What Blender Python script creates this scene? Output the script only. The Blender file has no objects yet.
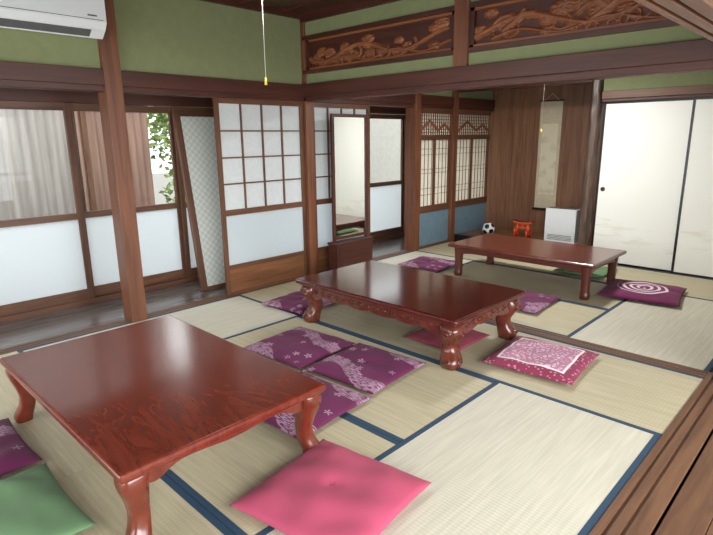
import bpy, bmesh, math, random
import numpy as np
from mathutils import Vector, Matrix
random.seed(4); rng=np.random.RandomState(5)
S=bpy.context.scene
COL=S.collection

# ---------------------------------------------------------------- materials
def lin(c):
    return tuple(((v/255)/12.92 if v/255<=0.04045 else (((v/255)+.055)/1.055)**2.4) for v in c)+(1,)
class NT:
    def __init__(s,name):
        s.m=bpy.data.materials.new(name); s.m.use_nodes=True
        s.t=s.m.node_tree; s.b=s.t.nodes['Principled BSDF']; s.out=s.t.nodes['Material Output']
    def n(s,ty,**k):
        nd=s.t.nodes.new(ty)
        for a,b in k.items(): setattr(nd,a,b)
        return nd
    def l(s,a,b): s.t.links.new(a,b)
    def mth(s,op,a,b=None,c=None):
        nd=s.n('ShaderNodeMath',operation=op)
        for i,v in enumerate((a,b,c)):
            if v is None: continue
            if isinstance(v,(int,float)): nd.inputs[i].default_value=v
            else: s.l(v,nd.inputs[i])
        return nd.outputs[0]
    def coord(s,scale=(1,1,1),rnd=True,rot=(0,0,0)):
        tc=s.n('ShaderNodeTexCoord'); mp=s.n('ShaderNodeMapping')
        mp.inputs['Scale'].default_value=scale; mp.inputs['Rotation'].default_value=rot
        if rnd:
            oi=s.n('ShaderNodeObjectInfo'); v=s.n('ShaderNodeVectorMath',operation='SCALE'); v.inputs[0].default_value=(13.1,7.7,9.3)
            s.l(oi.outputs['Random'],v.inputs['Scale']); ad=s.n('ShaderNodeVectorMath',operation='ADD')
            s.l(tc.outputs['Object'],ad.inputs[0]); s.l(v.outputs[0],ad.inputs[1]); s.l(ad.outputs[0],mp.inputs[0])
        else: s.l(tc.outputs['Object'],mp.inputs[0])
        return mp.outputs[0]
    def noise(s,vec,scale,detail=4,rough=.55,dist=0):
        nd=s.n('ShaderNodeTexNoise'); nd.inputs['Scale'].default_value=scale; nd.inputs['Detail'].default_value=detail
        nd.inputs['Roughness'].default_value=rough; nd.inputs['Distortion'].default_value=dist; s.l(vec,nd.inputs['Vector']); return nd.outputs['Fac']
    def ramp(s,fac,stops,mode='LINEAR'):
        r=s.n('ShaderNodeValToRGB'); cr=r.color_ramp; cr.interpolation=mode
        while len(cr.elements)<len(stops): cr.elements.new(.5)
        for e,(p,c) in zip(cr.elements,stops): e.position=p; e.color=c
        s.l(fac,r.inputs[0]); return r.outputs[0]
    def mix(s,fac,a,b,ty='MIX'):
        m=s.n('ShaderNodeMix',data_type='RGBA',blend_type=ty)
        if isinstance(fac,(int,float)): m.inputs[0].default_value=fac
        else: s.l(fac,m.inputs[0])
        for i,v in ((6,a),(7,b)):
            if isinstance(v,tuple): m.inputs[i].default_value=v
            else: s.l(v,m.inputs[i])
        return m.outputs[2]
    def bump(s,h,strength=.2,dist=.01):
        b=s.n('ShaderNodeBump'); b.inputs['Strength'].default_value=strength; b.inputs['Distance'].default_value=dist
        s.l(h,b.inputs['Height']); s.l(b.outputs[0],s.b.inputs['Normal'])
    def base(s,c):
        if isinstance(c,tuple): s.b.inputs['Base Color'].default_value=c
        else: s.l(c,s.b.inputs['Base Color'])
    def rough(s,v): s.b.inputs['Roughness'].default_value=v

def simple(name,c,rough=.6,metal=0,nz=.06,coat=0):
    t=NT(name); v=t.coord(rnd=True); f=t.noise(v,14,3)
    d=tuple(x*(1-nz*2.5) for x in c[:3])+(1,)
    t.base(t.ramp(f,[(.3,d),(.7,c)])); t.rough(rough); t.b.inputs['Metallic'].default_value=metal
    t.b.inputs['Coat Weight'].default_value=coat
    return t.m
def wood(name,c1,c2,axis,rough=.45,coat=0,sc=1.0):
    t=NT(name); s=[20*sc]*3; s[axis]=1.3*sc
    v=t.coord(tuple(s)); f=t.noise(v,1.0,6,.6,.8)
    s2=[70*sc]*3; s2[axis]=3*sc
    f2=t.noise(t.coord(tuple(s2)),1,2)
    c=t.ramp(f,[(.28,c1),(.72,c2)])
    c=t.mix(t.mth('MULTIPLY',f2,.5),c,tuple(x*.5 for x in c1[:3])+(1,))
    t.base(c); t.rough(rough); t.b.inputs['Coat Weight'].default_value=coat; t.b.inputs['Coat Roughness'].default_value=.15
    t.bump(f2,.15,.003)
    return t.m
def wood3(name,c1,c2,**k): return [wood(name+'_'+'xyz'[i],lin(c1),lin(c2),i,**k) for i in range(3)]
W_POST=wood3('wood_post',(84,46,30),(136,84,54))
W_BEAM=wood3('wood_beam',(54,22,14),(90,44,28),rough=.5)
W_SASH=wood3('wood_sash',(76,46,31),(120,78,53))
W_SILL=wood3('wood_sill',(84,54,36),(124,86,58),rough=.5)
W_FLOOR=wood3('wood_engawa',(88,79,75),(130,121,116),rough=.18)
W_PANEL=wood3('wood_panel',(92,54,32),(146,96,60))
W_TOKO=wood3('wood_toko',(96,60,40),(150,106,76))
W_CARVE=wood3('wood_carved',(108,58,33),(162,98,58),rough=.5)
W_CEIL=wood3('wood_ceiling',(60,40,28),(98,66,46))
M_GREEN=simple('plaster_green',lin((124,130,92)),.95,nz=.04)
M_PLASTER=simple('plaster_cream',lin((200,194,178)),.95)
M_BLACK=simple('lacquer_black',lin((18,17,17)),.3)
M_WHITE=simple('white_plastic',lin((214,217,218)),.35,nz=.01)
M_GREY=simple('grey_plastic',lin((90,92,94)),.4)
M_ORANGE=simple('orange_paint',lin((214,78,34)),.45)
M_TEAL=simple('panel_teal',lin((104,128,142)),.6)
M_CORD=simple('cord_white',lin((205,202,190)),.7)
M_YELLOW=simple('cord_tip_yellow',lin((215,180,60)),.4)
M_GROUND=simple('ground_gravel',lin((120,116,108)),.95,nz=.15)
M_HANDLE=simple('pull_metal',lin((60,45,30)),.3,metal=.6)

def frosted():
    t=NT('frosted_glass'); tr=t.n('ShaderNodeBsdfTranslucent'); tr.inputs[0].default_value=lin((243,247,249))
    df=t.n('ShaderNodeBsdfDiffuse'); df.inputs[0].default_value=lin((220,228,232))
    gl=t.n('ShaderNodeBsdfGlossy'); gl.inputs['Roughness'].default_value=.3
    m=t.n('ShaderNodeMixShader'); m.inputs[0].default_value=.35; t.l(tr.outputs[0],m.inputs[1]); t.l(df.outputs[0],m.inputs[2])
    m2=t.n('ShaderNodeMixShader'); m2.inputs[0].default_value=.04; t.l(m.outputs[0],m2.inputs[1]); t.l(gl.outputs[0],m2.inputs[2])
    t.l(m2.outputs[0],t.out.inputs[0]); return t.m
def paper(name,c):
    t=NT(name); v=t.coord(); f=t.noise(v,40,4)
    col=t.ramp(f,[(.3,tuple(x*.93 for x in lin(c)[:3])+(1,)),(.7,lin(c))])
    tr=t.n('ShaderNodeBsdfTranslucent'); df=t.n('ShaderNodeBsdfDiffuse'); t.l(col,tr.inputs[0]); t.l(col,df.inputs[0])
    m=t.n('ShaderNodeMixShader'); m.inputs[0].default_value=.5; t.l(tr.outputs[0],m.inputs[1]); t.l(df.outputs[0],m.inputs[2])
    t.l(m.outputs[0],t.out.inputs[0]); return t.m
def clearglass():
    t=NT('clear_glass'); tr=t.n('ShaderNodeBsdfTransparent'); tr.inputs[0].default_value=(.96,.98,.98,1)
    gl=t.n('ShaderNodeBsdfGlossy'); gl.inputs['Roughness'].default_value=.02
    m=t.n('ShaderNodeMixShader'); m.inputs[0].default_value=.012; t.l(tr.outputs[0],m.inputs[1]); t.l(gl.outputs[0],m.inputs[2])
    t.l(m.outputs[0],t.out.inputs[0]); return t.m
M_FROST=frosted(); M_PAPER=paper('shoji_paper',(234,237,237)); M_PAPER2=paper('shoji_paper_cream',(248,243,230)); M_GLASS=clearglass()
def mirror():
    t=NT('mirror_glass'); t.base((.86,.88,.86,1)); t.rough(.02); t.b.inputs['Metallic'].default_value=1; return t.m
M_MIRROR=mirror()

def tatami(name,c1,c2):
    t=NT(name); v=t.coord((1,1,1),rnd=False)
    w=t.n('ShaderNodeTexWave',wave_type='BANDS',bands_direction='X'); w.inputs['Scale'].default_value=18; w.inputs['Distortion'].default_value=.4; w.inputs['Detail'].default_value=2
    t.l(v,w.inputs['Vector'])
    w2=t.n('ShaderNodeTexWave',wave_type='BANDS',bands_direction='Y'); w2.inputs['Scale'].default_value=60; w2.inputs['Distortion'].default_value=1
    t.l(v,w2.inputs['Vector'])
    n=t.noise(t.coord((3,60,1)),1,3); n2=t.noise(t.coord(),1.6,3)
    c=t.ramp(n,[(.3,lin(c1)),(.7,lin(c2))])
    c=t.mix(t.mth('MULTIPLY',w.outputs['Fac'],.14),c,tuple(x*.55 for x in lin(c1)[:3])+(1,))
    c=t.mix(t.mth('MULTIPLY',n2,.2),c,tuple(x*.8 for x in lin(c1)[:3])+(1,))
    t.base(c); t.rough(.6); h=t.mth('ADD',w.outputs['Fac'],t.mth('MULTIPLY',w2.outputs['Fac'],.5)); t.bump(h,.25,.002); return t.m
M_TAT_SHEEN_PALE=tatami('tatami_rush_a',(186,181,163),(206,200,182))  # paler copy: directional weave sheen of lengthwise mats put into the colour
M_TAT_SHEEN_DARK=tatami('tatami_rush_b',(172,162,133),(194,183,153))  # darker copy of the same rush, sheen of crosswise mats painted in
def heri():
    t=NT('tatami_border_cloth'); v=t.coord((1,1,1),rnd=False)
    ch=t.n('ShaderNodeTexVoronoi'); ch.inputs['Scale'].default_value=42; ch.inputs['Randomness'].default_value=.1; t.l(v,ch.inputs['Vector'])
    f=t.mth('LESS_THAN',ch.outputs['Distance'],.34)
    t.base(t.mix(f,lin((36,62,84)),lin((112,144,160)))); t.rough(.8); return t.m
M_HERI=heri()

def lacquer(name,c1,c2,c3,axis=0,rough=.2):
    t=NT(name); s=[5,5,5]; s[axis]=1.6
    f=t.noise(t.coord(tuple(s)),1.2,5,.55,1.2)
    rings=t.mth('FRACT',t.mth('MULTIPLY',f,6))
    tri=t.mth('ABSOLUTE',t.mth('SUBTRACT',rings,.5))
    s2=[150]*3; s2[axis]=14
    fine=t.noise(t.coord(tuple(s2)),1,3)
    blot=t.noise(t.coord(),2.2,3)
    c=t.ramp(t.mth('MULTIPLY',tri,2),[(0,lin(c1)),(.35,lin(c2)),(1,lin(c3))])
    c=t.mix(t.mth('MULTIPLY',blot,.5),c,lin(c2))
    c=t.mix(t.mth('MULTIPLY',fine,.35),c,lin(c1))
    t.base(c); t.rough(rough); t.b.inputs['Coat Weight'].default_value=.35; t.b.inputs['Coat Roughness'].default_value=.14
    return t.m
L1=lacquer('table_lacquer_burl',(86,26,15),(102,35,20),(116,45,26),rough=.24)
L2=lacquer('table_lacquer_dark',(58,15,12),(72,22,18),(84,30,23),rough=.15)
L3=lacquer('table_lacquer_brown',(72,28,21),(92,42,31),(106,52,39),rough=.26)
L1B=simple('table_leg_lacquer',lin((108,42,26)),.25,coat=.5,nz=.14)
L2B=simple('table_leg_lacquer_dark',lin((100,44,30)),.25,coat=.5,nz=.18)
L3B=simple('table_leg_lacquer_brown',lin((88,40,29)),.3,coat=.3)

# fabrics
def fabric(name,build):
    t=NT(name); v=t.coord((1,1,1),rnd=False); t.base(build(t,v)); t.rough(.85)
    t.b.inputs['Sheen Weight'].default_value=.04
    t.bump(t.noise(t.coord((1,1,1)),260,2),.25,.001); return t.m
def solid(c):
    def b(t,v): return t.ramp(t.noise(v,5,3),[(.3,tuple(x*.85 for x in lin(c)[:3])+(1,)),(.7,lin(c))])
    return b
PUR=(90,14,64); WHT=(180,148,168)
def wave(t,v):
    sx=t.n('ShaderNodeSeparateXYZ'); t.l(v,sx.inputs[0]); x,y=sx.outputs[0],sx.outputs[1]
    n=t.noise(v,3.0,2)
    u=t.mth('ADD',t.mth('MULTIPLY',x,.3),t.mth('MULTIPLY',y,.9))
    u=t.mth('ADD',u,t.mth('MULTIPLY',t.mth('SINE',t.mth('MULTIPLY',x,15)),.022)); u=t.mth('ADD',u,t.mth('MULTIPLY',n,.05))
    d=t.mth('ABSOLUTE',t.mth('SUBTRACT',t.mth('FRACT',t.mth('ADD',t.mth('MULTIPLY',u,2.6),.1)),.5))
    band=t.mth('LESS_THAN',d,.12)
    band=t.mth('MULTIPLY',band,t.mth('GREATER_THAN',t.noise(t.coord((30,150,1),rnd=False),1,3),.48))
    vo=t.n('ShaderNodeTexVoronoi'); vo.inputs['Scale'].default_value=12; vo.inputs['Randomness'].default_value=.6; t.l(v,vo.inputs['Vector'])
    df=t.n('ShaderNodeVectorMath',operation='SUBTRACT'); t.l(v,df.inputs[0]); t.l(vo.outputs['Position'],df.inputs[1])
    sp=t.n('ShaderNodeSeparateXYZ'); t.l(df.outputs[0],sp.inputs[0])
    an=t.mth('ARCTAN2',sp.outputs[1],sp.outputs[0]); pr=t.mth('ADD',.24,t.mth('MULTIPLY',t.mth('COSINE',t.mth('MULTIPLY',an,5)),.1))
    fl=t.mth('MULTIPLY',t.mth('LESS_THAN',vo.outputs['Distance'],pr),t.mth('GREATER_THAN',vo.outputs['Distance'],.08))
    sc=t.n('ShaderNodeSeparateColor'); t.l(vo.outputs['Color'],sc.inputs[0])
    fl=t.mth('MULTIPLY',fl,t.mth('GREATER_THAN',sc.outputs[0],.55))
    f=t.mth('MAXIMUM',band,fl)
    return t.mix(t.mth('MULTIPLY',f,.62),lin(PUR),lin(WHT))
def spiral(t,v):
    sx=t.n('ShaderNodeSeparateXYZ'); t.l(v,sx.inputs[0]); x,y=sx.outputs[0],sx.outputs[1]
    r=t.mth('SQRT',t.mth('ADD',t.mth('MULTIPLY',x,x),t.mth('MULTIPLY',y,y))); a=t.mth('DIVIDE',t.mth('ARCTAN2',y,x),6.2832)
    f=t.mth('FRACT',t.mth('ADD',t.mth('MULTIPLY',r,17),a)); f=t.mth('LESS_THAN',f,.42); f=t.mth('MULTIPLY',f,t.mth('LESS_THAN',r,.21))
    return t.mix(f,lin((104,20,72)),lin((216,198,206)))
def lace(t,v):
    sx=t.n('ShaderNodeSeparateXYZ'); t.l(v,sx.inputs[0]); x,y=sx.outputs[0],sx.outputs[1]
    m=t.mth('MAXIMUM',t.mth('ABSOLUTE',x),t.mth('ABSOLUTE',y)); border=t.mth('GREATER_THAN',m,.205)
    line=t.mth('MULTIPLY',t.mth('GREATER_THAN',m,.193),t.mth('LESS_THAN',m,.208))
    vo=t.n('ShaderNodeTexVoronoi'); vo.inputs['Scale'].default_value=34; vo.feature='DISTANCE_TO_EDGE'; t.l(v,vo.inputs['Vector'])
    e=t.mth('LESS_THAN',vo.outputs['Distance'],.12)
    r=t.mth('SQRT',t.mth('ADD',t.mth('MULTIPLY',x,x),t.mth('MULTIPLY',y,y))); a=t.mth('ARCTAN2',y,x)
    pet=t.mth('ADD',t.mth('MULTIPLY',r,22),t.mth('MULTIPLY',t.mth('SINE',t.mth('MULTIPLY',a,8)),.5))
    ring=t.mth('GREATER_THAN',t.mth('FRACT',pet),.6)
    inner=t.mix(t.mth('MULTIPLY',t.mth('MAXIMUM',e,ring),.75),lin((200,168,184)),lin((150,76,106)))
    vo3=t.n('ShaderNodeTexVoronoi'); vo3.inputs['Scale'].default_value=38; vo3.inputs['Randomness'].default_value=.8; t.l(v,vo3.inputs['Vector'])
    edge=t.mix(t.mth('LESS_THAN',vo3.outputs['Distance'],.3),lin((124,36,66)),lin((172,112,138)))
    c=t.mix(border,inner,edge)
    return t.mix(line,c,lin((220,206,212)))
F_PINK=fabric('fabric_pink',solid((168,64,92))); F_WAVE=fabric('fabric_purple_wave',wave); F_SPIRAL=fabric('fabric_purple_spiral',spiral)
F_LACE=fabric('fabric_rose_lace',lace); F_GREEN=fabric('fabric_green',solid((94,126,88))); F_ROSE=fabric('fabric_dusty_rose',solid((130,44,62)))

# ---------------------------------------------------------------- mesh builder
class B:
    def __init__(s,name): s.name=name; s.v=[]; s.f=[]; s.mi=[]; s.mats=[]; s.sm=[]
    def mat(s,m):
        if m not in s.mats: s.mats.append(m)
        return s.mats.index(m)
    def box(s,x0,x1,y0,y1,z0,z1,m):
        if isinstance(m,list):
            d=(x1-x0,y1-y0,z1-z0); m=m[d.index(max(d))]
        i=len(s.v); k=s.mat(m)
        s.v+=[(x,y,z) for z in(z0,z1) for y in(y0,y1) for x in(x0,x1)]
        for f in((0,2,3,1),(4,5,7,6),(0,1,5,4),(2,6,7,3),(0,4,6,2),(1,3,7,5)): s.f.append([i+a for a in f]); s.mi.append(k); s.sm.append(False)
        return s
    def raw(s,vs,fs,m,smooth=False,M=None):
        i=len(s.v); k=s.mat(m)
        s.v+=[tuple(M@Vector(p)) if M else tuple(p) for p in vs]
        for f in fs: s.f.append([i+a for a in f]); s.mi.append(k); s.sm.append(smooth)
    def tube(s,pts,r,m,n=8,smooth=True):
        vs=[];fs=[]
        rr=r if isinstance(r,(list,tuple)) else [r]*len(pts)
        P=[Vector(p) for p in pts]
        for i,p in enumerate(P):
            t=(P[min(i+1,len(P)-1)]-P[max(i-1,0)]).normalized()
            a=t.orthogonal().normalized() if abs(t.z)<.99 else Vector((1,0,0)); b=t.cross(a)
            for k in range(n):
                an=2*math.pi*k/n; vs.append(p+(a*math.cos(an)+b*math.sin(an))*rr[i])
        for i in range(len(P)-1):
            for k in range(n): fs.append((i*n+k,i*n+(k+1)%n,(i+1)*n+(k+1)%n,(i+1)*n+k))
        fs.append(tuple(range(n-1,-1,-1))); fs.append(tuple((len(P)-1)*n+k for k in range(n)))
        s.raw(vs,fs,m,smooth)
    def ell(s,c,r,m,nu=14,nv=9):
        vs=[];fs=[]
        for j in range(nv+1):
            th=math.pi*j/nv
            for i in range(nu):
                ph=2*math.pi*i/nu; vs.append((c[0]+r[0]*math.sin(th)*math.cos(ph),c[1]+r[1]*math.sin(th)*math.sin(ph),c[2]+r[2]*math.cos(th)))
        for j in range(nv):
            for i in range(nu): fs.append((j*nu+i,(j+1)*nu+i,(j+1)*nu+(i+1)%nu,j*nu+(i+1)%nu))
        s.raw(vs,fs,m,True)
    def done(s,parent=None,bevel=0,seg=2,rot=0):
        V=np.array(s.v); c=(V.min(0)+V.max(0))/2; c[2]=V[:,2].min()
        me=bpy.data.meshes.new(s.name); me.from_pydata([tuple(p-c) for p in V],[],s.f)
        for m in s.mats: me.materials.append(m)
        me.polygons.foreach_set('material_index',s.mi); me.polygons.foreach_set('use_smooth',s.sm)
        bm=bmesh.new(); bm.from_mesh(me); bmesh.ops.recalc_face_normals(bm,faces=bm.faces); bm.to_mesh(me); bm.free()
        me.update(); o=bpy.data.objects.new(s.name,me); o.location=c; COL.objects.link(o)
        if bevel:
            b=o.modifiers.new('bevel','BEVEL'); b.width=bevel; b.segments=seg; b.limit_method='ANGLE'; b.angle_limit=math.radians(50)
        if parent: o.parent=parent; o.matrix_parent_inverse=parent.matrix_world.inverted()
        return o
def empty(name,loc=(0,0,0)):
    e=bpy.data.objects.new(name,None); e.location=loc; e.empty_display_size=.1; COL.objects.link(e); bpy.context.view_layer.update(); return e
TN=[30]
def T():
    TN[0]+=1; return B('trim_%d'%TN[0])

XW=-4.0; XE=-.47; YS=-.02; YD=3.5; YD2=3.6; YN=6.1; YT=7.05; ZK=1.74; ZC=2.52; XO=-4.85
# ---------------------------------------------------------------- floors
B('floor').box(XW-.06,1.6,-1.95,YT+.1,-.16,-.037,W_FLOOR[1]).done()
b=B('floor_engawa')
for i in range(7):
    x=XO+.02+i*.103; b.box(x,x+.101,-1.95,YT,-.06,-.02,W_FLOOR[1])
b.done(bevel=.001)
b=B('floor_corridor')
for i in range(14):
    x=-.30+i*.135; b.box(x,min(x+.132,1.48),-1.9,YD,-.036,-.008,W_SILL[1])
b.done(bevel=.002)
def mat_(x0,x1,y0,y1):
    dx,dy=x1-x0,y1-y0; lx=dx>=dy; L,Wd=(dx,dy) if lx else (dy,dx); g=.0015
    b=B('tatami_mat'); core=M_TAT_SHEEN_DARK if lx else M_TAT_SHEEN_PALE; hw=.03
    b.box(-L/2+g,L/2-g,-Wd/2+hw,Wd/2-hw,-.034,0,core)
    b.box(-L/2+g,L/2-g,-Wd/2+g,-Wd/2+hw,-.034,.001,M_HERI); b.box(-L/2+g,L/2-g,Wd/2-hw,Wd/2-g,-.034,.001,M_HERI)
    o=b.done(); o.location=((x0+x1)/2,(y0+y1)/2,-.034); o.rotation_euler[2]=0 if lx else math.pi/2
X=[XW+i*(XE-XW)/4 for i in range(5)]; Y=[YS+i*(YD-.0-YS)/4 for i in range(5)]
for r in [(X[0],X[2],Y[3],Y[4]),(X[2],X[4],Y[3],Y[4]),(X[0],X[2],Y[0],Y[1]),(X[2],X[4],Y[0],Y[1]),(X[0],X[1],Y[1],Y[3]),(X[3],X[4],Y[1],Y[3]),(X[1],X[3],Y[1],Y[2]),(X[1],X[3],Y[2],Y[3])]: mat_(*r)
Y2=[YD2+i*(YN-YD2)/3 for i in range(4)]
for r in [(X[0],X[2],Y2[2],Y2[3]),(X[2],X[4],Y2[2],Y2[3]),(X[0],X[1],Y2[0],Y2[2]),(X[3],X[4],Y2[0],Y2[2]),(X[1],X[3],Y2[0],Y2[1]),(X[1],X[3],Y2[1],Y2[2])]: mat_(*r)
for i in range(4): mat_(X[i],X[i+1],-1.9,-.12)
# thresholds
B('trim_1').box(XW,XE,YD,YD+.02,-.034,.004,W_SILL).box(XW,XE,YD+.03,YD+.06,-.034,.004,W_SILL).box(XW,XE,YD+.07,YD2,-.034,.004,W_SILL).box(XW,XE,YD,YD2,-.036,-.004,W_SILL).done()
B('trim_2').box(XE,-.44,-1.9,YD2,-.034,.004,W_SILL).box(-.425,-.39,-1.9,YD2,-.034,.004,W_SILL).box(-.375,-.31,-1.9,YD2,-.034,.004,W_SILL).box(XE,-.31,-1.9,YD2,-.036,-.005,W_SILL).done(bevel=.001)
B('trim_3').box(XW-.12,XW-.08,-1.9,YT,-.034,.003,W_SILL).box(XW-.065,XW-.04,-1.9,YT,-.034,.003,W_SILL).box(XW-.025,XW,-1.9,YT,-.034,.003,W_SILL).box(XW-.12,XW,-1.9,YT,-.036,-.004,W_SILL).done(bevel=.001)
B('trim_4').box(XW,XE,-.12,-.02,-.034,.003,W_SILL).done()

# ---------------------------------------------------------------- west (left) wall framework
b=B('wall_west'); b.box(XW-.10,XW-.02,-1.9,YT,ZK+.05,ZC,M_GREEN); b.done()
b=B('trim_5')
b.box(XW-.12,XW,-1.9,YT,ZK,ZK+.05,W_BEAM)
b.box(XW-.02,XW+.02,-1.9,YT,ZK+.04,ZK+.15,W_BEAM)
b.box(XW-.14,XW-.1,-1.9,YT,ZK+.04,ZK+.15,W_BEAM)
b.box(XW-.03,XW+.025,-1.9,YT,ZC-.05,ZC,W_BEAM)
b.done(bevel=.003)
for y,w in ((-1.84,.055),(-.07,.05),(1.69,.062),(YD+.05,.05),(5.27,.055),(6.07,.045)):
    T().box(XW-.125,XW+.028,y-w,y+w,-.03,ZC,W_POST).done(bevel=.004)
# wall between the rooms (lintel, carved transom)
b=B('wall_divider'); b.box(XW,-.3,YD+.02,YD2-.02,ZK+.155,1.985,M_GREEN); b.done()
b=B('wall_divider_upper'); b.box(XW,-.3,YD+.02,YD2-.02,2.32,2.45,M_GREEN); b.done()
b=B('trim_6')
b.box(XW,-.3,YD,YD2,ZK,ZK+.05,W_BEAM)
b.box(XW,-.3,YD-.03,YD2+.03,ZK+.045,ZK+.155,W_BEAM); b.done(bevel=.004)
b=B('trim_7'); b.box(XW,-.3,YD+.0,YD2,1.985,2.02,W_BEAM); b.done(bevel=.002)
b=B('trim_8'); b.box(XW,-.3,YD+.0,YD2,2.285,2.32,W_BEAM); b.box(XW,-.3,YD-.01,YD2+.01,2.44,ZC,W_BEAM); b.done(bevel=.002)
T().box(-2.31,-2.19,YD-.005,YD2+.005,ZK+.155,ZC,W_POST).done(bevel=.003)
T().box(-.42,-.325,YD,YD2-.002,.005,ZC,W_POST).done(bevel=.003)
# ranma carvings
def segd(px,pz,a,b_):
    ax,az=a; bx,bz=b_; dx,dz=bx-ax,bz-az; t=np.clip(((px-ax)*dx+(pz-az)*dz)/(dx*dx+dz*dz+1e-9),0,1)
    return np.hypot(px-ax-t*dx,pz-az-t*dz)
def ranma(name,x0,x1,z0,z1,seed,birds):
    rs=np.random.RandomState(seed); W_=x1-x0; H_=z1-z0; nx,nz=300,52
    gx=np.linspace(0,W_,nx); gz=np.linspace(0,H_,nz); PX,PZ=np.meshgrid(gx,gz,indexing='ij')
    h=np.full(PX.shape,-1.0)
    def stroke(pts,r0,r1):
        nonlocal h
        n=len(pts)-1
        for i in range(n):
            r=r0+(r1-r0)*i/n; d=segd(PX,PZ,pts[i],pts[i+1]); h=np.maximum(h,1-d/r)
    def wav(xa,xb,zc,am,fr,ph,n=26): return [(xa+(xb-xa)*i/n, zc+am*math.sin(fr*i/n*6.28+ph)) for i in range(n+1)]
    stroke(wav(0,W_*.95,H_*.42,H_*.2,1.7,rs.rand()*6),.026,.012)
    stroke(wav(W_*.1,W_,H_*.2,H_*.1,2.6,rs.rand()*6),.014,.01)
    for k in range(15):
        cx=rs.uniform(.04,W_-.04); cz=rs.uniform(.03,H_-.05); rx=rs.uniform(.05,.085); rz=rx*.55
        q=np.hypot((PX-cx)/rx,(PZ-cz)/rz); ang=np.arctan2(PZ-cz,PX-cx)
        h=np.maximum(h,np.where(q<1,(1-q**3)*(.62+.38*np.cos(ang*11)),-1))
    for (bx,bz,s) in birds:
        for sg in (1,-1):
            stroke([(bx,bz),(bx+sg*.05*s,bz+.035*s),(bx+sg*.12*s,bz+.03*s),(bx+sg*.17*s,bz-.005*s)],.026*s,.012*s)
        stroke([(bx-.09*s,bz-.05*s),(bx,bz),(bx+.05*s,bz+.06*s)],.022*s,.01*s)
    for k in range(9):
        cx=rs.uniform(.05,W_-.05); cz=rs.uniform(.03,H_*.45); sp=[(cx+(.012+.012*t)*math.cos(t*1.2), cz+(.008+.008*t)*math.sin(t*1.2)) for t in np.linspace(0,6,16)]
        stroke(sp,.008,.008)
    hh=np.clip(h,0,1)**.6
    b=B(name); vs=[];fs=[]
    idx=lambda i,j:i*nz+j
    y=YD+.05
    for i in range(nx):
        for j in range(nz): vs.append((x0+gx[i],y-.006-.022*hh[i,j],z0+gz[j]))
    off=len(vs)
    for i in range(nx):
        for j in range(nz): vs.append((x0+gx[i],y+.006+.022*hh[i,j],z0+gz[j]))
    keep=(h[:-1,:-1]>.02)|(h[1:,1:]>.02)|(h[:-1,1:]>.02)|(h[1:,:-1]>.02)
    for i in range(nx-1):
        for j in range(nz-1):
            if keep[i,j]:
                fs.append((idx(i,j),idx(i+1,j),idx(i+1,j+1),idx(i,j+1))); fs.append(tuple(off+a for a in (idx(i,j),idx(i,j+1),idx(i+1,j+1),idx(i+1,j))))
    b.raw(vs,fs,W_CARVE[0],True)
    b.box(x0,x1,y-.003,y+.003,z0,z1,W_BEAM)  # added dark sheet stands in for the shade seen through the openwork
    for (a,c) in ((x0,x0+.03),(x1-.03,x1)): b.box(a,c,y-.03,y+.03,z0,z1,W_BEAM)
    b.box(x0,x1,y-.03,y+.03,z0,z0+.018,W_CARVE); b.box(x0,x1,y-.03,y+.03,z1-.018,z1,W_CARVE)
    return b.done()
ranma('carved_transom',-3.96,-2.315,2.021,2.284,3,[])
ranma('carved_transom',-2.185,-.475,2.021,2.284,8,[(.35,.14,1.0),(.95,.13,1.1)])

# right side kamoi and corridor
b=B('trim_9')
b.box(XE+.02,-.43,-1.9,YD-.02,ZK,ZK+.05,W_SASH);b.box(-.415,-.38,-1.9,YD-.02,ZK,ZK+.05,W_SASH);b.box(-.365,-.32,-1.9,YD-.02,ZK,ZK+.05,W_SASH)
b.box(XE-.0,-.31,-1.9,YD-.03,ZK+.03,ZK+.155,W_BEAM); b.done(bevel=.003)
b=B('wall_east'); b.box(XE+.04,-.35,-1.9,YD,ZK+.155,ZC,M_GREEN); b.done()
b=B('wall_east_back'); b.box(-.45,-.33,YD2,YN,-.03,ZC,M_PLASTER); b.done()
b=B('wall_corridor')
b.box(1.5,1.6,-1.9,-1.2,-.05,ZC,M_PLASTER); b.box(1.5,1.6,3.1,YD2,-.05,ZC,M_PLASTER)
b.box(1.5,1.6,-1.2,3.1,2.05,ZC,M_PLASTER); b.box(-.32,1.6,YD,YD2,-.05,ZC,M_PLASTER)
for y in (-1.2,-.12,.95,2.02,3.06): b.box(1.5,1.56,y,y+.05,-.03,2.05,W_POST)
b.box(1.5,1.56,-1.2,3.1,-.05,.05,W_POST); b.box(1.5,1.56,-1.2,3.1,.8,.84,W_POST)
b.done()
b=B('wall_south')
b.box(XO-.1,1.6,-2.0,-1.9,1.9,2.6,M_PLASTER); b.box(XO-.1,-3.9,-2.0,-1.9,-.1,1.9,M_PLASTER); b.box(-.4,1.6,-2.0,-1.9,-.1,1.9,M_PLASTER)
b.done()
b=B('window_12')  # unseen window added only as a source for the south fill light
for i in range(5): x=-3.9+i*.865; b.box(x,x+.04,-1.97,-1.92,0,1.9,W_SASH)
for z in (-.03,.75,1.86): b.box(-3.9,-.4,-1.965,-1.925,z,z+.05,W_SASH)
b.box(-3.9,-.4,-1.95,-1.945,0,1.9,M_FROST); b.done()
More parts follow.
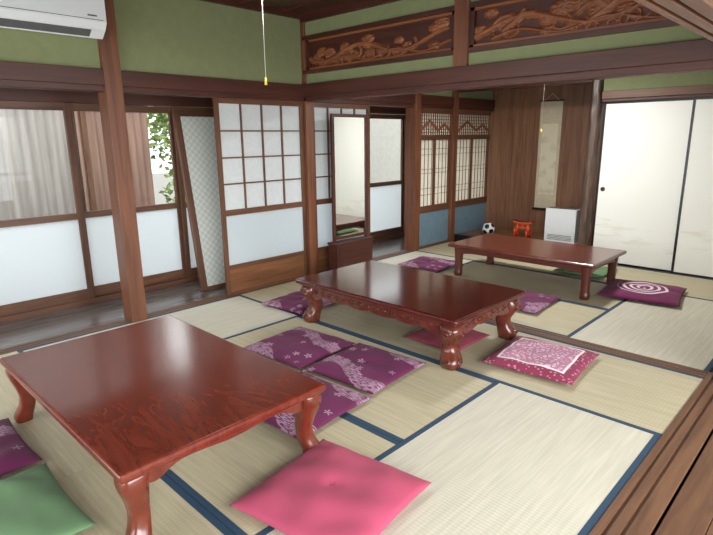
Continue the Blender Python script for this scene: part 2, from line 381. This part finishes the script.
# ceiling
b=B('ceiling')
b.box(XO-.1,1.6,-2.0,YT+.1,ZC+.03,ZC+.08,W_CEIL[0])
b.box(XW-.1,1.6,-2.0,YT+.1,ZC+.0,ZC+.032,W_CEIL[1])
for i in range(18):
    y=-1.7+i*.45
    if abs(y-YD)>.1: b.box(XW,-.4,y,y+.03,ZC-.025,ZC+.001,W_BEAM)
b.done()
B('ceiling_engawa').box(XO-.1,XW-.1,-2.0,YT+.1,2.2,2.24,W_CEIL[1]).done()

# ---------------------------------------------------------------- outer west wall + windows
b=B('wall_outer')
b.box(XO-.1,XO+.02,-1.95,YT,1.80,2.6,M_PLASTER); b.done()
B('wall_outer_end').box(XO-.1,XW-.12,YT,YT+.1,-.06,2.6,M_PLASTER).done()
b=B('trim_10'); b.box(XO-.08,XO+.04,-1.95,YT,1.705,1.80,W_BEAM); b.done(bevel=.003)
b=B('trim_11'); b.box(XO-.08,XO+.04,-1.95,YT,-.06,.028,W_SASH); b.done(bevel=.003)
for y in (-1.0,3.46,5.255): T().box(XO-.06,XO+.045,y-.035,y+.035,.028,1.705,W_SASH).done(bevel=.003)
def sash(name,y0,y1,xo,zb=.03,zt=1.70,mid=.74):
    b=B(name); t=.035; w=.045
    for y in (y0,y1-w): b.box(xo,xo+t,y,y+w,zb,zt,W_SASH)
    b.box(xo+.002,xo+t-.002,y0+w,y1-w,zb,zb+.09,W_SASH); b.box(xo+.002,xo+t-.002,y0+w,y1-w,zt-.06,zt,W_SASH); b.box(xo+.002,xo+t-.002,y0+w,y1-w,mid,mid+.055,W_SASH)
    b.box(xo+.015,xo+.02,y0+w,y1-w,zb+.09,mid,M_FROST); b.box(xo+.015,xo+.018,y0+w,y1-w,mid+.055,zt-.06,M_GLASS)
    return b.done(bevel=.002)
for i,(a,c) in enumerate([(-.96,-.13),(-.15,.72),(.70,1.66),(1.64,2.6),(2.58,3.42),(3.5,4.36),(4.34,5.21),(5.3,6.1),(6.08,6.98)]):
    sash('window_%d'%(i+1),a,c,XO-.037 if i%2 else XO)

# ---------------------------------------------------------------- shoji doors on the west wall
def shoji(name,y0,y1,xo,cols=4,rows=4):
    b=B(name); t=.03; w=.035; zt=ZK-.001
    for y in (y0,y1-w): b.box(xo,xo+t,y,y+w,.006,zt,W_SASH)
    for z0,z1 in ((.006,.04),(.245,.285),(.735,.785),(zt-.045,zt)): b.box(xo+.002,xo+t-.002,y0+w,y1-w,z0,z1,W_SASH)
    b.box(xo+.01,xo+.02,y0+w,y1-w,.04,.245,W_PANEL)
    b.box(xo+.01,xo+.014,y0+w,y1-w,.285,.735,M_FROST)
    b.box(xo+.004,xo+.006,y0+w,y1-w,.785,zt-.045,M_PAPER)
    yy0,yy1=y0+w,y1-w; z0,z1=.785,zt-.045
    for i in range(1,cols): y=yy0+(yy1-yy0)*i/cols; b.box(xo+.006,xo+.024,y-.006,y+.006,z0,z1,W_SASH)
    for i in range(1,rows): z=z0+(z1-z0)*i/rows; b.box(xo+.0065,xo+.0235,yy0,yy1,z-.006,z+.006,W_SASH)
    return b.done()
shoji('door_1',2.53,3.495,XW-.04)
shoji('door_2',3.605,4.45,XW-.04)
# shoin corner
def shoin(name,y0,y1):
    b=B(name); xo=XW-.05; t=.035
    b.box(xo,xo+.03,y0,y1,.004,.46,M_TEAL)
    for z0,z1 in ((.004,.03),(.46,.54),(1.36,1.42),(1.68,1.739)): b.box(xo-.01,xo+t+.01,y0,y1,z0,z1,W_SASH)
    for y in (y0,y1-.03,(y0+y1)/2-.015): b.box(xo,xo+t,y,y+.03,.54,1.36,W_SASH)
    b.box(xo+.008,xo+.011,y0,y1,.54,1.36,M_PAPER2)
    n=int((y1-y0)/.075)
    for i in range(1,n): y=y0+(y1-y0)*i/n; b.box(xo+.012,xo+.020,y-.0018,y+.0018,.54,1.36,W_SASH)
    for z in (.68,.76,.95,1.0,1.18,1.25): b.box(xo+.0125,xo+.0205,y0,y1,z-.0018,z+.0018,W_SASH)
    b.box(xo+.004,xo+.007,y0,y1,1.42,1.68,M_PAPER2)
    n=int((y1-y0)/.045)
    for i in range(1,n): y=y0+(y1-y0)*i/n; b.box(xo+.01,xo+.02,y-.004,y+.004,1.42,1.68,W_SASH)
    for z in np.arange(1.45,1.68,.04): b.box(xo+.011,xo+.021,y0,y1,z-.003,z+.003,W_SASH)
    N=24; pts=[]
    L=y1-y0
    for i in range(N+1):
        u=i/N; z=1.48+.13*max(0,1-abs(u-.35)/.28)+.09*max(0,1-abs(u-.8)/.22); pts.append((y0+L*u,z))
    vs=[];fs=[]
    for (y,z) in pts: vs+= [(xo+.03,y,z-.035),(xo+.03,y,z),(xo+.02,y,z-.035),(xo+.02,y,z)]
    for i in range(N): a=i*4; c=a+4; fs+=[(a,c,c+1,a+1),(a+2,a+3,c+3,c+2),(a+1,c+1,c+3,a+3),(a,a+2,c+2,c)]
    b.raw(vs,fs,W_CARVE[1])
    return b.done()
shoin('window_10',5.33,6.02); shoin('window_11',6.12,6.98)

# ---------------------------------------------------------------- north: fusuma + tokonoma
def fusuma_mat():
    t=NT('fusuma_paper')
    sx=t.n('ShaderNodeSeparateXYZ'); tc=t.n('ShaderNodeTexCoord'); t.l(tc.outputs['Object'],sx.inputs[0])
    z=sx.outputs[2]; n=t.noise(t.coord((2.2,1,14)),1,5,.6,.6)
    zz=t.mth('ADD',z,t.mth('MULTIPLY',t.mth('SUBTRACT',t.noise(t.coord((2,1,1)),1.2,2),.5),.5))
    m=t.mth('MULTIPLY',t.mth('LESS_THAN',t.mth('ABSOLUTE',t.mth('SUBTRACT',zz,.34)),.12),t.ramp(n,[(.5,(0,0,0,1)),(.75,(1,1,1,1))]))
    t.base(t.mix(t.mth('MULTIPLY',m,.55),lin((236,236,230)),lin((186,172,132)))); t.rough(.8); return t.m
M_FUS=fusuma_mat()
def fusuma(name,x0,x1,yo,pull):
    b=B(name); w=.024; zt=ZK-.001
    b.box(x0+w,x1-w,yo+.003,yo+.022,.02,zt-.02,M_FUS)
    for x in (x0,x1-w): b.box(x,x+w,yo,yo+.026,.003,zt,M_BLACK)
    b.box(x0+w,x1-w,yo,yo+.026,.003,.021,M_BLACK); b.box(x0+w,x1-w,yo,yo+.026,zt-.02,zt,M_BLACK)
    b.tube([(pull,yo-.002,.82),(pull,yo+.004,.82)],.024,M_HANDLE,n=16,smooth=False)
    return b.done()
fusuma('door_3',-2.15,-1.29,YN+.03,-2.08); fusuma('door_4',-1.31,-.46,YN,-.54)
b=B('trim_12')
b.box(-2.16,-.45,YN-.01,YN+.07,ZK,ZK+.03,W_BEAM); b.box(-2.16,-.45,YN-.03,YN+.08,ZK+.03,ZK+.11,W_SILL); b.box(XW+.03,-.45,YN-.03,YN+.04,ZC-.05,ZC,W_BEAM); b.done(bevel=.003)
B('wall_north').box(-2.1,-.45,YN+.1,YN+.14,-.03,ZC,M_PLASTER).done()
b=B('wall_north_upper'); b.box(-2.16,-.45,YN+.0,YN+.06,ZK+.11,ZC-.05,M_GREEN); b.box(XW,-2.28,YN+.01,YN+.06,2.08,ZC-.05,M_GREEN); b.done()
b=B('trim_13'); b.box(XW+.03,-2.27,YN-.0,YN+.08,1.95,2.08,W_BEAM); b.done(bevel=.003)
b=B('wall_tokonoma')
nb=6
for i in range(nb):
    x=XW+i*1.9/nb; b.box(x,x+1.9/nb-.003,YT,YT+.03,.0,ZC,W_TOKO[2])
b.box(XW-.1,-2.05,YT+.03,YT+.1,-.03,ZC,W_TOKO[2])
b.done()
B('wall_tokonoma_side').box(-2.16,-2.12,YN+.14,YT,.0,ZC,W_TOKO[2]).done()
b=B('floor_tokonoma'); b.box(XW+.02,-2.17,YN+.06,YT-.005,-.03,.09,W_TOKO[0]); b.box(XW+.03,-2.29,YN+.005,YN+.06,-.03,.1,M_BLACK); b.done(bevel=.004)
b=B('alcove_post')
vs=[];fs=[];n=20;nz=70
for j in range(nz+1):
    z=.0+(ZC-.05)*j/nz
    for i in range(n):
        a=2*math.pi*i/n; r=.055+.007*math.sin(5*a+z*3)+.006*math.sin(9*a-z*11)+.005*math.sin(z*23+a*2)
        vs.append((-2.22+r*math.cos(a),YN-.01+r*math.sin(a),z+.002))
for j in range(nz):
    for i in range(n): fs.append((j*n+i,j*n+(i+1)%n,(j+1)*n+(i+1)%n,(j+1)*n+i))
b.raw(vs,fs,wood('wood_gnarled',lin((44,32,28)),lin((120,96,80)),2,rough=.4),True); b.done()
# hanging scroll
def scrollmat():
    t=NT('scroll_painting'); n=t.noise(t.coord((3,1,3)),3,4); f=t.ramp(n,[(.5,lin((206,196,172))),(.7,lin((186,176,150)))]); t.base(f); t.rough(.85); return t.m
b=B('hanging_scroll'); xs=-3.14; ys=YT-.02
b.box(xs-.15,xs+.15,ys,ys+.006,.42,1.84,simple('scroll_brocade',lin((190,176,150)),.8)); b.box(xs-.11,xs+.11,ys-.003,ys,.62,1.55,scrollmat())
b.tube([(xs-.17,ys-.005,.42),(xs+.17,ys-.005,.42)],.014,M_BLACK); b.tube([(xs-.16,ys,1.84),(xs+.16,ys,1.84)],.009,M_BLACK)
b.tube([(xs-.1,ys,1.845),(xs,ys,1.93),(xs+.1,ys,1.845)],.003,M_CORD,n=5)
b.done()
# fan heater
hx,hy,hz=-2.62,6.42,.092
b=B('fan_heater'); b.box(hx-.19,hx+.19,hy-.07,hy+.09,hz+.02,hz+.44,M_WHITE); b.box(hx-.2,hx+.2,hy-.09,hy+.1,hz,hz+.03,M_WHITE)
for i in range(4): b.box(hx-.15,hx+.15,hy-.074,hy-.068,hz+.06+i*.018,hz+.066+i*.018,M_GREY)
b.box(hx-.17,hx+.17,hy-.04,hy+.05,hz+.44,hz+.446,M_GREY); b.done(bevel=.012,seg=3)
# torii
b=B('miniature_torii'); tx,ty,tz=-3.2,6.55,.092
for s in(-1,1):
    b.tube([(tx+s*.085,ty,tz),(tx+s*.07,ty,tz+.18)],.016,M_ORANGE)
    for yy in(-.06,.06): b.tube([(tx+s*.088,ty+yy,tz),(tx+s*.082,ty+yy,tz+.11)],.012,M_ORANGE)
    for q in (.04,.085): b.box(tx+s*.085-.008,tx+s*.085+.008,ty-.07,ty+.07,tz+q,tz+q+.014,M_ORANGE)
b.box(tx-.11,tx+.11,ty-.012,ty+.012,tz+.115,tz+.138,M_ORANGE); b.box(tx-.012,tx+.012,ty-.01,ty+.01,tz+.138,tz+.18,M_ORANGE)
for i in range(8):
    u0=-.13+.26*i/8; u1=u0+.26/8; zc=lambda u:tz+.175+.9*u*u
    for (o,h,m,w) in((0,.026,M_ORANGE,.018),(.026,.006,M_BLACK,.02)):
        vs=[(tx+u,ty+y,zc(u)+o+q) for u in(u0,u1) for y in(-w,w) for q in(0,h)]
        b.raw(vs,[(0,1,3,2),(4,6,7,5),(0,4,5,1),(2,3,7,6),(0,2,6,4),(1,5,7,3)],m)
b.done()
# small soccer ball
b=B('soccer_ball'); px,py,R_=-3.62,6.4,.085; pz=.092+R_
bm=bmesh.new(); bmesh.ops.create_icosphere(bm,subdivisions=5,radius=R_)
g=(1+5**.5)/2; IC=[Vector(v).normalized() for v in [(0,a,c*g) for a in(-1,1) for c in(-1,1)]+[(a,c*g,0) for a in(-1,1) for c in(-1,1)]+[(c*g,0,a) for a in(-1,1) for c in(-1,1)]]
Q=Matrix.Rotation(.5,3,'X')@Matrix.Rotation(.4,3,'Z'); IC=[Q@v for v in IC]
wv=[];bk=[]
for f in bm.faces:
    d=max(f.calc_center_median().normalized().dot(v) for v in IC); (bk if d>.925 else wv).append(tuple(v.index for v in f.verts))
bm.verts.ensure_lookup_table(); vs=[tuple(v.co+Vector((px,py,pz))) for v in bm.verts]; bm.free()
b.raw(vs,wv,M_WHITE,True); b.raw(vs,bk,M_BLACK,True); b.done()

# ---------------------------------------------------------------- standing dresser mirror
b=B('dresser_mirror'); WD=W_BEAM; mx=-3.86; y0,y1=3.72,4.23; zz=.002
b.box(mx-.05,mx+.10,y0-.04,y1,zz,.03,WD); b.box(mx-.045,mx+.09,y0-.03,y1-.01,.03,.33,WD); b.box(mx-.05,mx+.10,y0-.04,y1,.33,.35,WD)
for z in(.05,.19): b.box(mx+.09,mx+.097,y0,y1-.03,z,z+.12,W_BEAM)
for z in(.11,.25): b.ell((mx+.102,(y0+y1)/2,z),(.008,.02,.008),M_HANDLE)
for y in(y0,y1-.03): b.box(mx-.015,mx+.015,y,y+.03,.35,1.63,WD)
b.box(mx-.014,mx+.014,y0+.03,y1-.03,1.60,1.63,WD); b.box(mx-.014,mx+.014,y0+.03,y1-.03,.37,.4,WD)
b.box(mx-.012,mx-.002,y0+.03,y1-.03,.4,1.60,WD); b.box(mx-.001,mx+.004,y0+.03,y1-.03,.4,1.60,M_MIRROR)
b.done(bevel=.003)

# ---------------------------------------------------------------- leaning patterned panel in the engawa
def patpaper():
    t=NT('patterned_paper'); v=t.coord((1,1,1),rnd=False); ch=t.n('ShaderNodeTexChecker'); ch.inputs['Scale'].default_value=30
    t.l(v,ch.inputs['Vector']); ch.inputs[1].default_value=lin((188,190,182)); ch.inputs[2].default_value=lin((204,206,200))
    t.base(ch.outputs[0]); t.rough(.7); return t.m
b=B('leaning_sliding_panel'); 
b.box(-.02,.02,0,.06,0,1.68,W_SASH); b.box(-.015,.015,.865,.9,0,1.68,W_SASH); b.box(-.014,.014,.06,.865,0,.035,W_SASH); b.box(-.014,.014,.06,.865,1.645,1.68,W_SASH)
b.box(-.008,.008,.06,.865,.035,1.645,patpaper())
o=b.done(bevel=.002); o.location=(-4.42,2.95,-.018); o.rotation_euler=(0,math.radians(-9),0)

# ---------------------------------------------------------------- air conditioner
b=B('air_conditioner'); x0,x1=XW-.015,XW+.21; y0,y1=.80,1.61; z0,z1=2.07,2.36
prof=[(x0,z0+.02),(x0+.13,z0),(x1-.03,z0+.05),(x1,z0+.09),(x1,z1-.03),(x1-.02,z1),(x0,z1)]
vs=[(x,y,z) for y in(y0,y1) for x,z in prof]; n=len(prof)
b.raw(vs,[tuple(range(n)),tuple(range(2*n-1,n-1,-1))]+[(i,(i+1)%n,n+(i+1)%n,n+i) for i in range(n)],M_WHITE)
b.box(x1-.002,x1+.002,y0+.02,y1-.02,z0+.10,z0+.104,M_GREY)
vs=[(x1-.092,y,z0+.0025) for y in(y0+.05,y1-.09)]+[(x1-.036,y,z0+.0435) for y in(y0+.05,y1-.09)]
b.raw(vs,[(0,1,3,2)],M_GREY)
b.box(x1,x1+.002,y1-.12,y1-.06,z0+.12,z0+.13,M_GREY)
b.done(bevel=.008,seg=3)

# ---------------------------------------------------------------- pendant lamps with pull cords
def lampmat():
    t=NT('lamp_diffuser'); t.base(lin((235,235,230))); t.b.inputs['Emission Color'].default_value=(1,.97,.92,1); t.b.inputs['Emission Strength'].default_value=.35; return t.m
M_LAMP=lampmat()
def lamp(x,y,zb,cord,s):
    b=B('pendant_lamp')
    b.box(x-s,x+s,y-s,y+s,zb+.02,zb+.1,M_LAMP)
    for a in(-s,s-.015):
        b.box(x+a,x+a+.015,y-s,y+s,zb,zb+.12,W_SASH); b.box(x-s,x+s,y+a,y+a+.015,zb+.001,zb+.119,W_SASH)
    b.tube([(x,y,zb+.1),(x,y,ZC)],.006,M_CORD); b.tube([(x,y,zb+.03),(x,y,cord)],.0014,M_CORD,n=6); b.tube([(x,y,cord+.005),(x,y,cord-.03)],[.005,.008],M_YELLOW,n=8)
    b.done()
lamp(-2.27,1.75,2.22,1.70,.17); lamp(-2.24,4.87,2.22,1.45,.17)

# ---------------------------------------------------------------- tables
def rsq(s,n=6,p=3.2):
    out=[]
    for i in range(4*n):
        a=2*math.pi*i/(4*n)+math.pi/(4*n); c,d=math.cos(a),math.sin(a); r=(abs(c)**p+abs(d)**p)**(-1/p); out.append((s*r*c,s*r*d))
    return out
def table(cx,cy,L,Wd,H,top,leg,prof,inset,th,apr,carve=False):
    e=empty('low_table',(cx,cy,0)); z00=.0015
    b=B('top'); b.box(cx-L/2,cx+L/2,cy-Wd/2,cy+Wd/2,H-th,H,top); b.done(e,bevel=min(th*.42,.014),seg=4)
    if carve:
        b=B('top_moulding'); b.box(cx-L/2+.03,cx+L/2-.03,cy-Wd/2+.03,cy+Wd/2-.03,H-th-.018,H-th,leg); b.done(e,bevel=.007,seg=3)
    zt=H-th-(.018 if carve else 0)
    b=B('legs')
    for sx in(-1,1):
        for sy in(-1,1):
            x=cx+sx*(L/2-inset); y=cy+sy*(Wd/2-inset); vs=[];fs=[]
            zs=np.linspace(0,1,30); P=np.array(prof)
            o_=np.interp(zs,P[:,0],P[:,1]); s_=np.interp(zs,P[:,0],P[:,2])
            k=np.array([.25,.5,.25])
            for _ in range(2): o_[1:-1]=np.convolve(o_,k,'valid'); s_[1:-1]=np.convolve(s_,k,'valid')
            R=rsq(1); n=len(R)
            for z,o,s in zip(zs,o_,s_):
                for (a,c) in R: vs.append((x+sx*o+a*s,y+sy*o+c*s,z00+z*(zt-z00)))
            for j in range(len(zs)-1):
                for i in range(n): fs.append((j*n+i,j*n+(i+1)%n,(j+1)*n+(i+1)%n,(j+1)*n+i))
            fs.append(tuple(range(n))); fs.append(tuple((len(zs)-1)*n+i for i in range(n)))
            b.raw(vs,fs,leg,True)
            if carve:
                for (zz,rr_) in ((zt*.80,.034),(zt*.14,.026)):
                    oo=np.interp(zz/zt,P[:,0],P[:,1]); ss=np.interp(zz/zt,P[:,0],P[:,2])
                    for (ax,ay) in ((1,0),(0,1)):
                        pts=[]
                        for t in np.linspace(0,9.5,30):
                            r=rr_*(1-t/11); u=r*math.cos(t); w=r*math.sin(t)
                            if ax: pts.append((x+sx*(oo+ss*.97),y+sy*oo+u,zz+w))
                            else: pts.append((x+sx*oo+u,y+sy*(oo+ss*.97),zz+w))
                        b.tube(pts,.006,leg,n=6)
    b.done(e)
    b=B('apron')
    def strip(p0,p1,nrm):
        N=80; vs=[];fs=[]; p0=Vector(p0);p1=Vector(p1); nr=Vector(nrm)
        Ls=(p1-p0).length
        for i in range(N+1):
            u=i/N; c=p0.lerp(p1,u); e_=min(u,1-u)*Ls
            if apr=='cusp': d=.035+.03*math.exp(-((e_-.07)/.06)**2)+.006*math.cos(u*math.pi*2*2)
            elif apr=='carved': d=.058+.012*abs(math.sin(u*math.pi*6))+.02*math.exp(-((e_-.12)/.05)**2)
            else: d=.05+.02*math.exp(-(e_/.12)**2)
            for off in(.0,.022): vs.append(tuple(c+nr*off+Vector((0,0,zt)))); vs.append(tuple(c+nr*off+Vector((0,0,zt-d))))
        for i in range(N): a=i*4;c=a+4; fs+=[(a,c,c+1,a+1),(a+2,a+3,c+3,c+2),(a+1,c+1,c+3,a+3),(a,a+2,c+2,c)]
        b.raw(vs,fs,leg)
        if carve:
            for k in range(int(Ls/.075)):
                c=p0.lerp(p1,(k+.7)/(Ls/.075)) ; c=c+nr*.024; tdir=(p1-p0).normalized()
                pts=[tuple(c+tdir*(.026*(1-t/9)*math.cos(t)*(1 if k%2 else -1))+Vector((0,0,zt-.032+.02*(1-t/9)*math.sin(t)))) for t in np.linspace(0,8,18)]
                b.tube(pts,.0045,leg,n=5)
    i2=inset*.9 if not carve else inset*.62
    xa,xb,ya,yb=cx-L/2+i2,cx+L/2-i2,cy-Wd/2+i2,cy+Wd/2-i2
    strip((xa,ya,0),(xb,ya,0),(0,-1,0)); strip((xb,ya,0),(xb,yb,0),(1,0,0)); strip((xb,yb,0),(xa,yb,0),(0,1,0)); strip((xa,yb,0),(xa,ya,0),(-1,0,0))
    b.done(e)
    return e
P1=[(0,.022,.038),(.07,.024,.043),(.16,.014,.041),(.3,.0,.036),(.45,-.004,.035),(.62,.002,.04),(.8,.014,.048),(.92,.016,.052),(1,.01,.05)]
P2=[(0,.02,.052),(.1,.026,.064),(.22,.02,.062),(.36,.002,.05),(.5,-.004,.048),(.66,.012,.06),(.82,.026,.07),(.92,.026,.07),(1,.015,.062)]
P3=[(0,.0,.036),(.1,.004,.042),(.2,0,.036),(.6,0,.036),(.85,0,.042),(1,0,.046)]
table(-2.25,.99,1.43,.92,.345,L1,L1B,P1,.075,.038,'cusp')
table(-2.31,2.965,1.48,.88,.345,L2,L2B,P2,.11,.036,'carved',True)
table(-2.26,4.92,1.48,.82,.335,L3,L3B,P3,.09,.034,'plain')

# ---------------------------------------------------------------- cushions
def cushion(name,cx,cy,mat,s=.53,rot=0,h=.065,sy=None):
    sy=sy or s; N=36; rs=np.random.RandomState(int(abs(cx*1000+cy*77))%9999)
    ph=rs.rand(8)*6.28
    def P(u,v,side):
        pin=1-.045*(1-u*u)*abs(v)**3; pin2=1-.045*(1-v*v)*abs(u)**3
        x=u*s/2*pin2; y=v*sy/2*pin
        e=(1-abs(u)**3.2)*(1-abs(v)**3.2); t=max(e,0)**.5
        wr=.004*math.sin(7*u+ph[0]+3*v)+.0035*math.sin(9*v+ph[1]-4*u)+.002*math.sin(17*u*v+ph[2])
        tuft=-.014*math.exp(-(u*u+v*v)/.012)
        top=h*.42+t*(h*.55+wr+tuft); bot=h*.42-t*(h*.40)
        return (x,y,top if side else bot)
    vs=[];fs=[]
    for side in(1,0):
        for i in range(N+1):
            for j in range(N+1): 
                u=-1+2*i/N; v=-1+2*j/N; u=math.sin(u*math.pi/2)*.35+u*.65; v=math.sin(v*math.pi/2)*.35+v*.65
                vs.append(P(u,v,side))
    M=(N+1)**2; ix=lambda i,j:i*(N+1)+j
    for i in range(N):
        for j in range(N):
            fs.append((ix(i,j),ix(i+1,j),ix(i+1,j+1),ix(i,j+1))); fs.append((M+ix(i,j),M+ix(i,j+1),M+ix(i+1,j+1),M+ix(i+1,j)))
    b=B(name); b.raw(vs,fs,mat,True)
    b.tube([(-.016,0,h*.90),(0,0,h*.80),(.016,0,h*.90)],.0018,mat,n=5); b.tube([(0,-.016,h*.90),(0,0,h*.80),(0,.016,h*.90)],.0018,mat,n=5)
    o=b.done(); 
    bm=bmesh.new(); bm.from_mesh(o.data); bmesh.ops.remove_doubles(bm,verts=bm.verts,dist=1e-5); bmesh.ops.recalc_face_normals(bm,faces=bm.faces); bm.to_mesh(o.data); bm.free()
    o.location=(cx,cy,.002); o.rotation_euler[2]=math.radians(rot); return o
cushion('floor_cushion',-1.275,1.23,F_PINK,.57,8,.085)
cushion('floor_cushion',-1.28,3.06,F_LACE,.56,5,.075)
cushion('floor_cushion',-1.28,5.08,F_SPIRAL,.64,8,.075)
cushion('floor_cushion',-2.59,2.17,F_WAVE,.55,4,.055)
cushion('floor_cushion',-2.03,2.23,F_WAVE,.55,184,.055)
cushion('floor_cushion',-1.97,1.655,F_WAVE,.55,184,.055)
cushion('floor_cushion',-2.66,.25,F_WAVE,.54,90,.07)
cushion('floor_cushion',-2.07,.24,F_GREEN,.56,0,.075)
cushion('floor_cushion',-3.35,2.84,F_WAVE,.5,5,.055)
cushion('floor_cushion',-2.62,4.08,F_WAVE,.53,4,.055)
cushion('floor_cushion',-2.0,4.14,F_WAVE,.56,94,.055)
cushion('floor_cushion',-3.38,4.74,F_WAVE,.53,5,.055)
cushion('floor_cushion',-1.95,3.0,F_ROSE,.44,0,.055)
cushion('floor_cushion',-1.98,5.57,F_GREEN,.5,0,.055)

# ---------------------------------------------------------------- outside
B('ground').box(-30,XO-.1,-20,25,-.55,-.5,M_GROUND).done()
B('ground').box(1.6,20,-20,25,-.55,-.5,M_GROUND).done()
def corr(name,c1,c2):
    t=NT(name); n=t.noise(t.coord((1,12,.8)),1,5); t.base(t.ramp(n,[(.3,lin(c1)),(.7,lin(c2))])); t.rough(.7); return t.m
def shed(y0,y1,c1,c2,nm,amp):
    b=B('corrugated_shed'); vs=[];fs=[]; N=int((y1-y0)*60)
    for i in range(N+1):
        y=y0+(y1-y0)*i/N; x=-7.4+amp*math.sin(y*2*math.pi/.1)
        vs+=[(x,y,-.5),(x,y,2.6)]
    for i in range(N): fs.append((2*i,2*i+2,2*i+3,2*i+1))
    b.raw(vs,fs,corr(nm,c1,c2),True)
    b.box(-7.9,-7.45,y0,y1,-.5,2.6,W_SASH); b.box(-8.2,-7.15,y0,y1,2.6,2.68,M_GREY)
    b.box(-7.38,-7.33,y0+.05,y0+.11,-.5,2.6,W_SASH); b.box(-7.37,-7.34,y0+.11,y1-.05,1.86,1.94,W_SASH)
    b.done()
shed(-6,2.55,(124,116,110),(158,150,143),'corrugated_grey',.010); shed(2.6,3.55,(112,84,72),(148,116,100),'corrugated_rust',.018)
B('garden_wall').box(-7.6,-7.4,6.3,16,-.5,2.4,simple('plaster_garden',lin((150,146,138)),.9)).done()
def leafmat():
    t=NT('leaf_green'); t.base(t.ramp(t.noise(t.coord(),8,2),[(.3,lin((90,120,60))),(.7,lin((170,185,110)))])); t.rough(.6); return t.m
b=B('garden_shrub'); vs=[];fs=[]
CS=[(-7.6,4.6,.6),(-7.7,5.3,.9),(-8.0,4.4,1.7)]
for i in range(5200):
    c=CS[i%3]; d=rng.randn(3); d/=np.linalg.norm(d); r=rng.uniform(.3,.95); p=np.array(c)+d*r*np.array([.8,.8,.9])
    a=rng.randn(3); a/=np.linalg.norm(a); q=np.cross(a,rng.randn(3)); q/=np.linalg.norm(q); s=.06
    k=len(vs); vs+=[tuple(p-a*s),tuple(p+q*s*.5),tuple(p+a*s),tuple(p-q*s*.5)]; fs.append((k,k+1,k+2,k+3))
b.raw(vs,fs,leafmat())
for c in CS: b.tube([(c[0],c[1],-.5),(c[0],c[1],c[2])],.05,W_SASH[2])
b.done()

# ---------------------------------------------------------------- light
w=bpy.data.worlds.new('sky'); S.world=w; w.use_nodes=True; nt=w.node_tree; bg=nt.nodes['Background']; bg.inputs[0].default_value=(.95,.98,1,1); bg.inputs[1].default_value=2.6
def sun(name,d,en,ang,col=(1,1,1)):
    l=bpy.data.lights.new(name,'SUN'); l.energy=en; l.angle=math.radians(ang); l.color=col
    o=bpy.data.objects.new(name,l); o.rotation_euler=Vector(d).to_track_quat('-Z','Y').to_euler(); COL.objects.link(o)
sun('sky_light_west',(1,.15,-.65),3.6,80,(1,1,1))
sun('sky_light_east',(-1,.45,-.55),4,80,(.97,.99,1))
def area(name,loc,tgt,sx,sy,en,col=(1,1,1)):
    l=bpy.data.lights.new(name,'AREA'); l.shape='RECTANGLE'; l.size=sx; l.size_y=sy; l.energy=en; l.color=col
    o=bpy.data.objects.new(name,l); o.location=loc; o.rotation_euler=(Vector(tgt)-Vector(loc)).to_track_quat('-Z','Y').to_euler(); COL.objects.link(o)
area('window_light_corridor',(1.45,.95,1.15),(-3,2.4,.9),4,1.7,165,(.95,.985,1))
area('window_light_south',(-2.15,-1.88,1.0),(-2.15,3,1.1),3.4,1.7,80,(.95,.985,1))  # added fill lamp, set in front of the invented south window
area('window_light_engawa',(-4.45,-1.85,1.2),(-4.45,6,1.2),.6,1.4,22,(1,1,1))  # added fill lamp for the dark engawa; the wall behind it is closed
area('ceiling_light_front',(-2.27,1.75,2.2),(-2.27,1.75,0),.3,.3,16,(1,.99,.97))  # added fill lamp below the front pendant, which is switched off
area('ceiling_light_back',(-2.24,4.87,2.2),(-2.24,4.87,0),.3,.3,48,(1,.99,.96))  # added fill lamp brightening the back room; its pendant is off too

# ---------------------------------------------------------------- camera
yaw,pitch,roll,f=.7667,.2383,-.0105,536.48
h=Vector((-math.sin(yaw),math.cos(yaw),0)); r=Vector((math.cos(yaw),math.sin(yaw),0)); z=Vector((0,0,1))
F=h*math.cos(pitch)-z*math.sin(pitch); U=z*math.cos(pitch)+h*math.sin(pitch)
R2=r*math.cos(roll)+U*math.sin(roll); U2=U*math.cos(roll)-r*math.sin(roll)
cd=bpy.data.cameras.new('camera'); cd.sensor_width=36; cd.lens=36*f/713; cd.clip_start=.02
co=bpy.data.objects.new('camera',cd); M=Matrix((R2,U2,-F)).transposed().to_4x4(); M.translation=Vector((.0799,-.0314,1.4032)); co.matrix_world=M
COL.objects.link(co); S.camera=co
S.view_settings.view_transform='Standard'; S.view_settings.exposure=.12
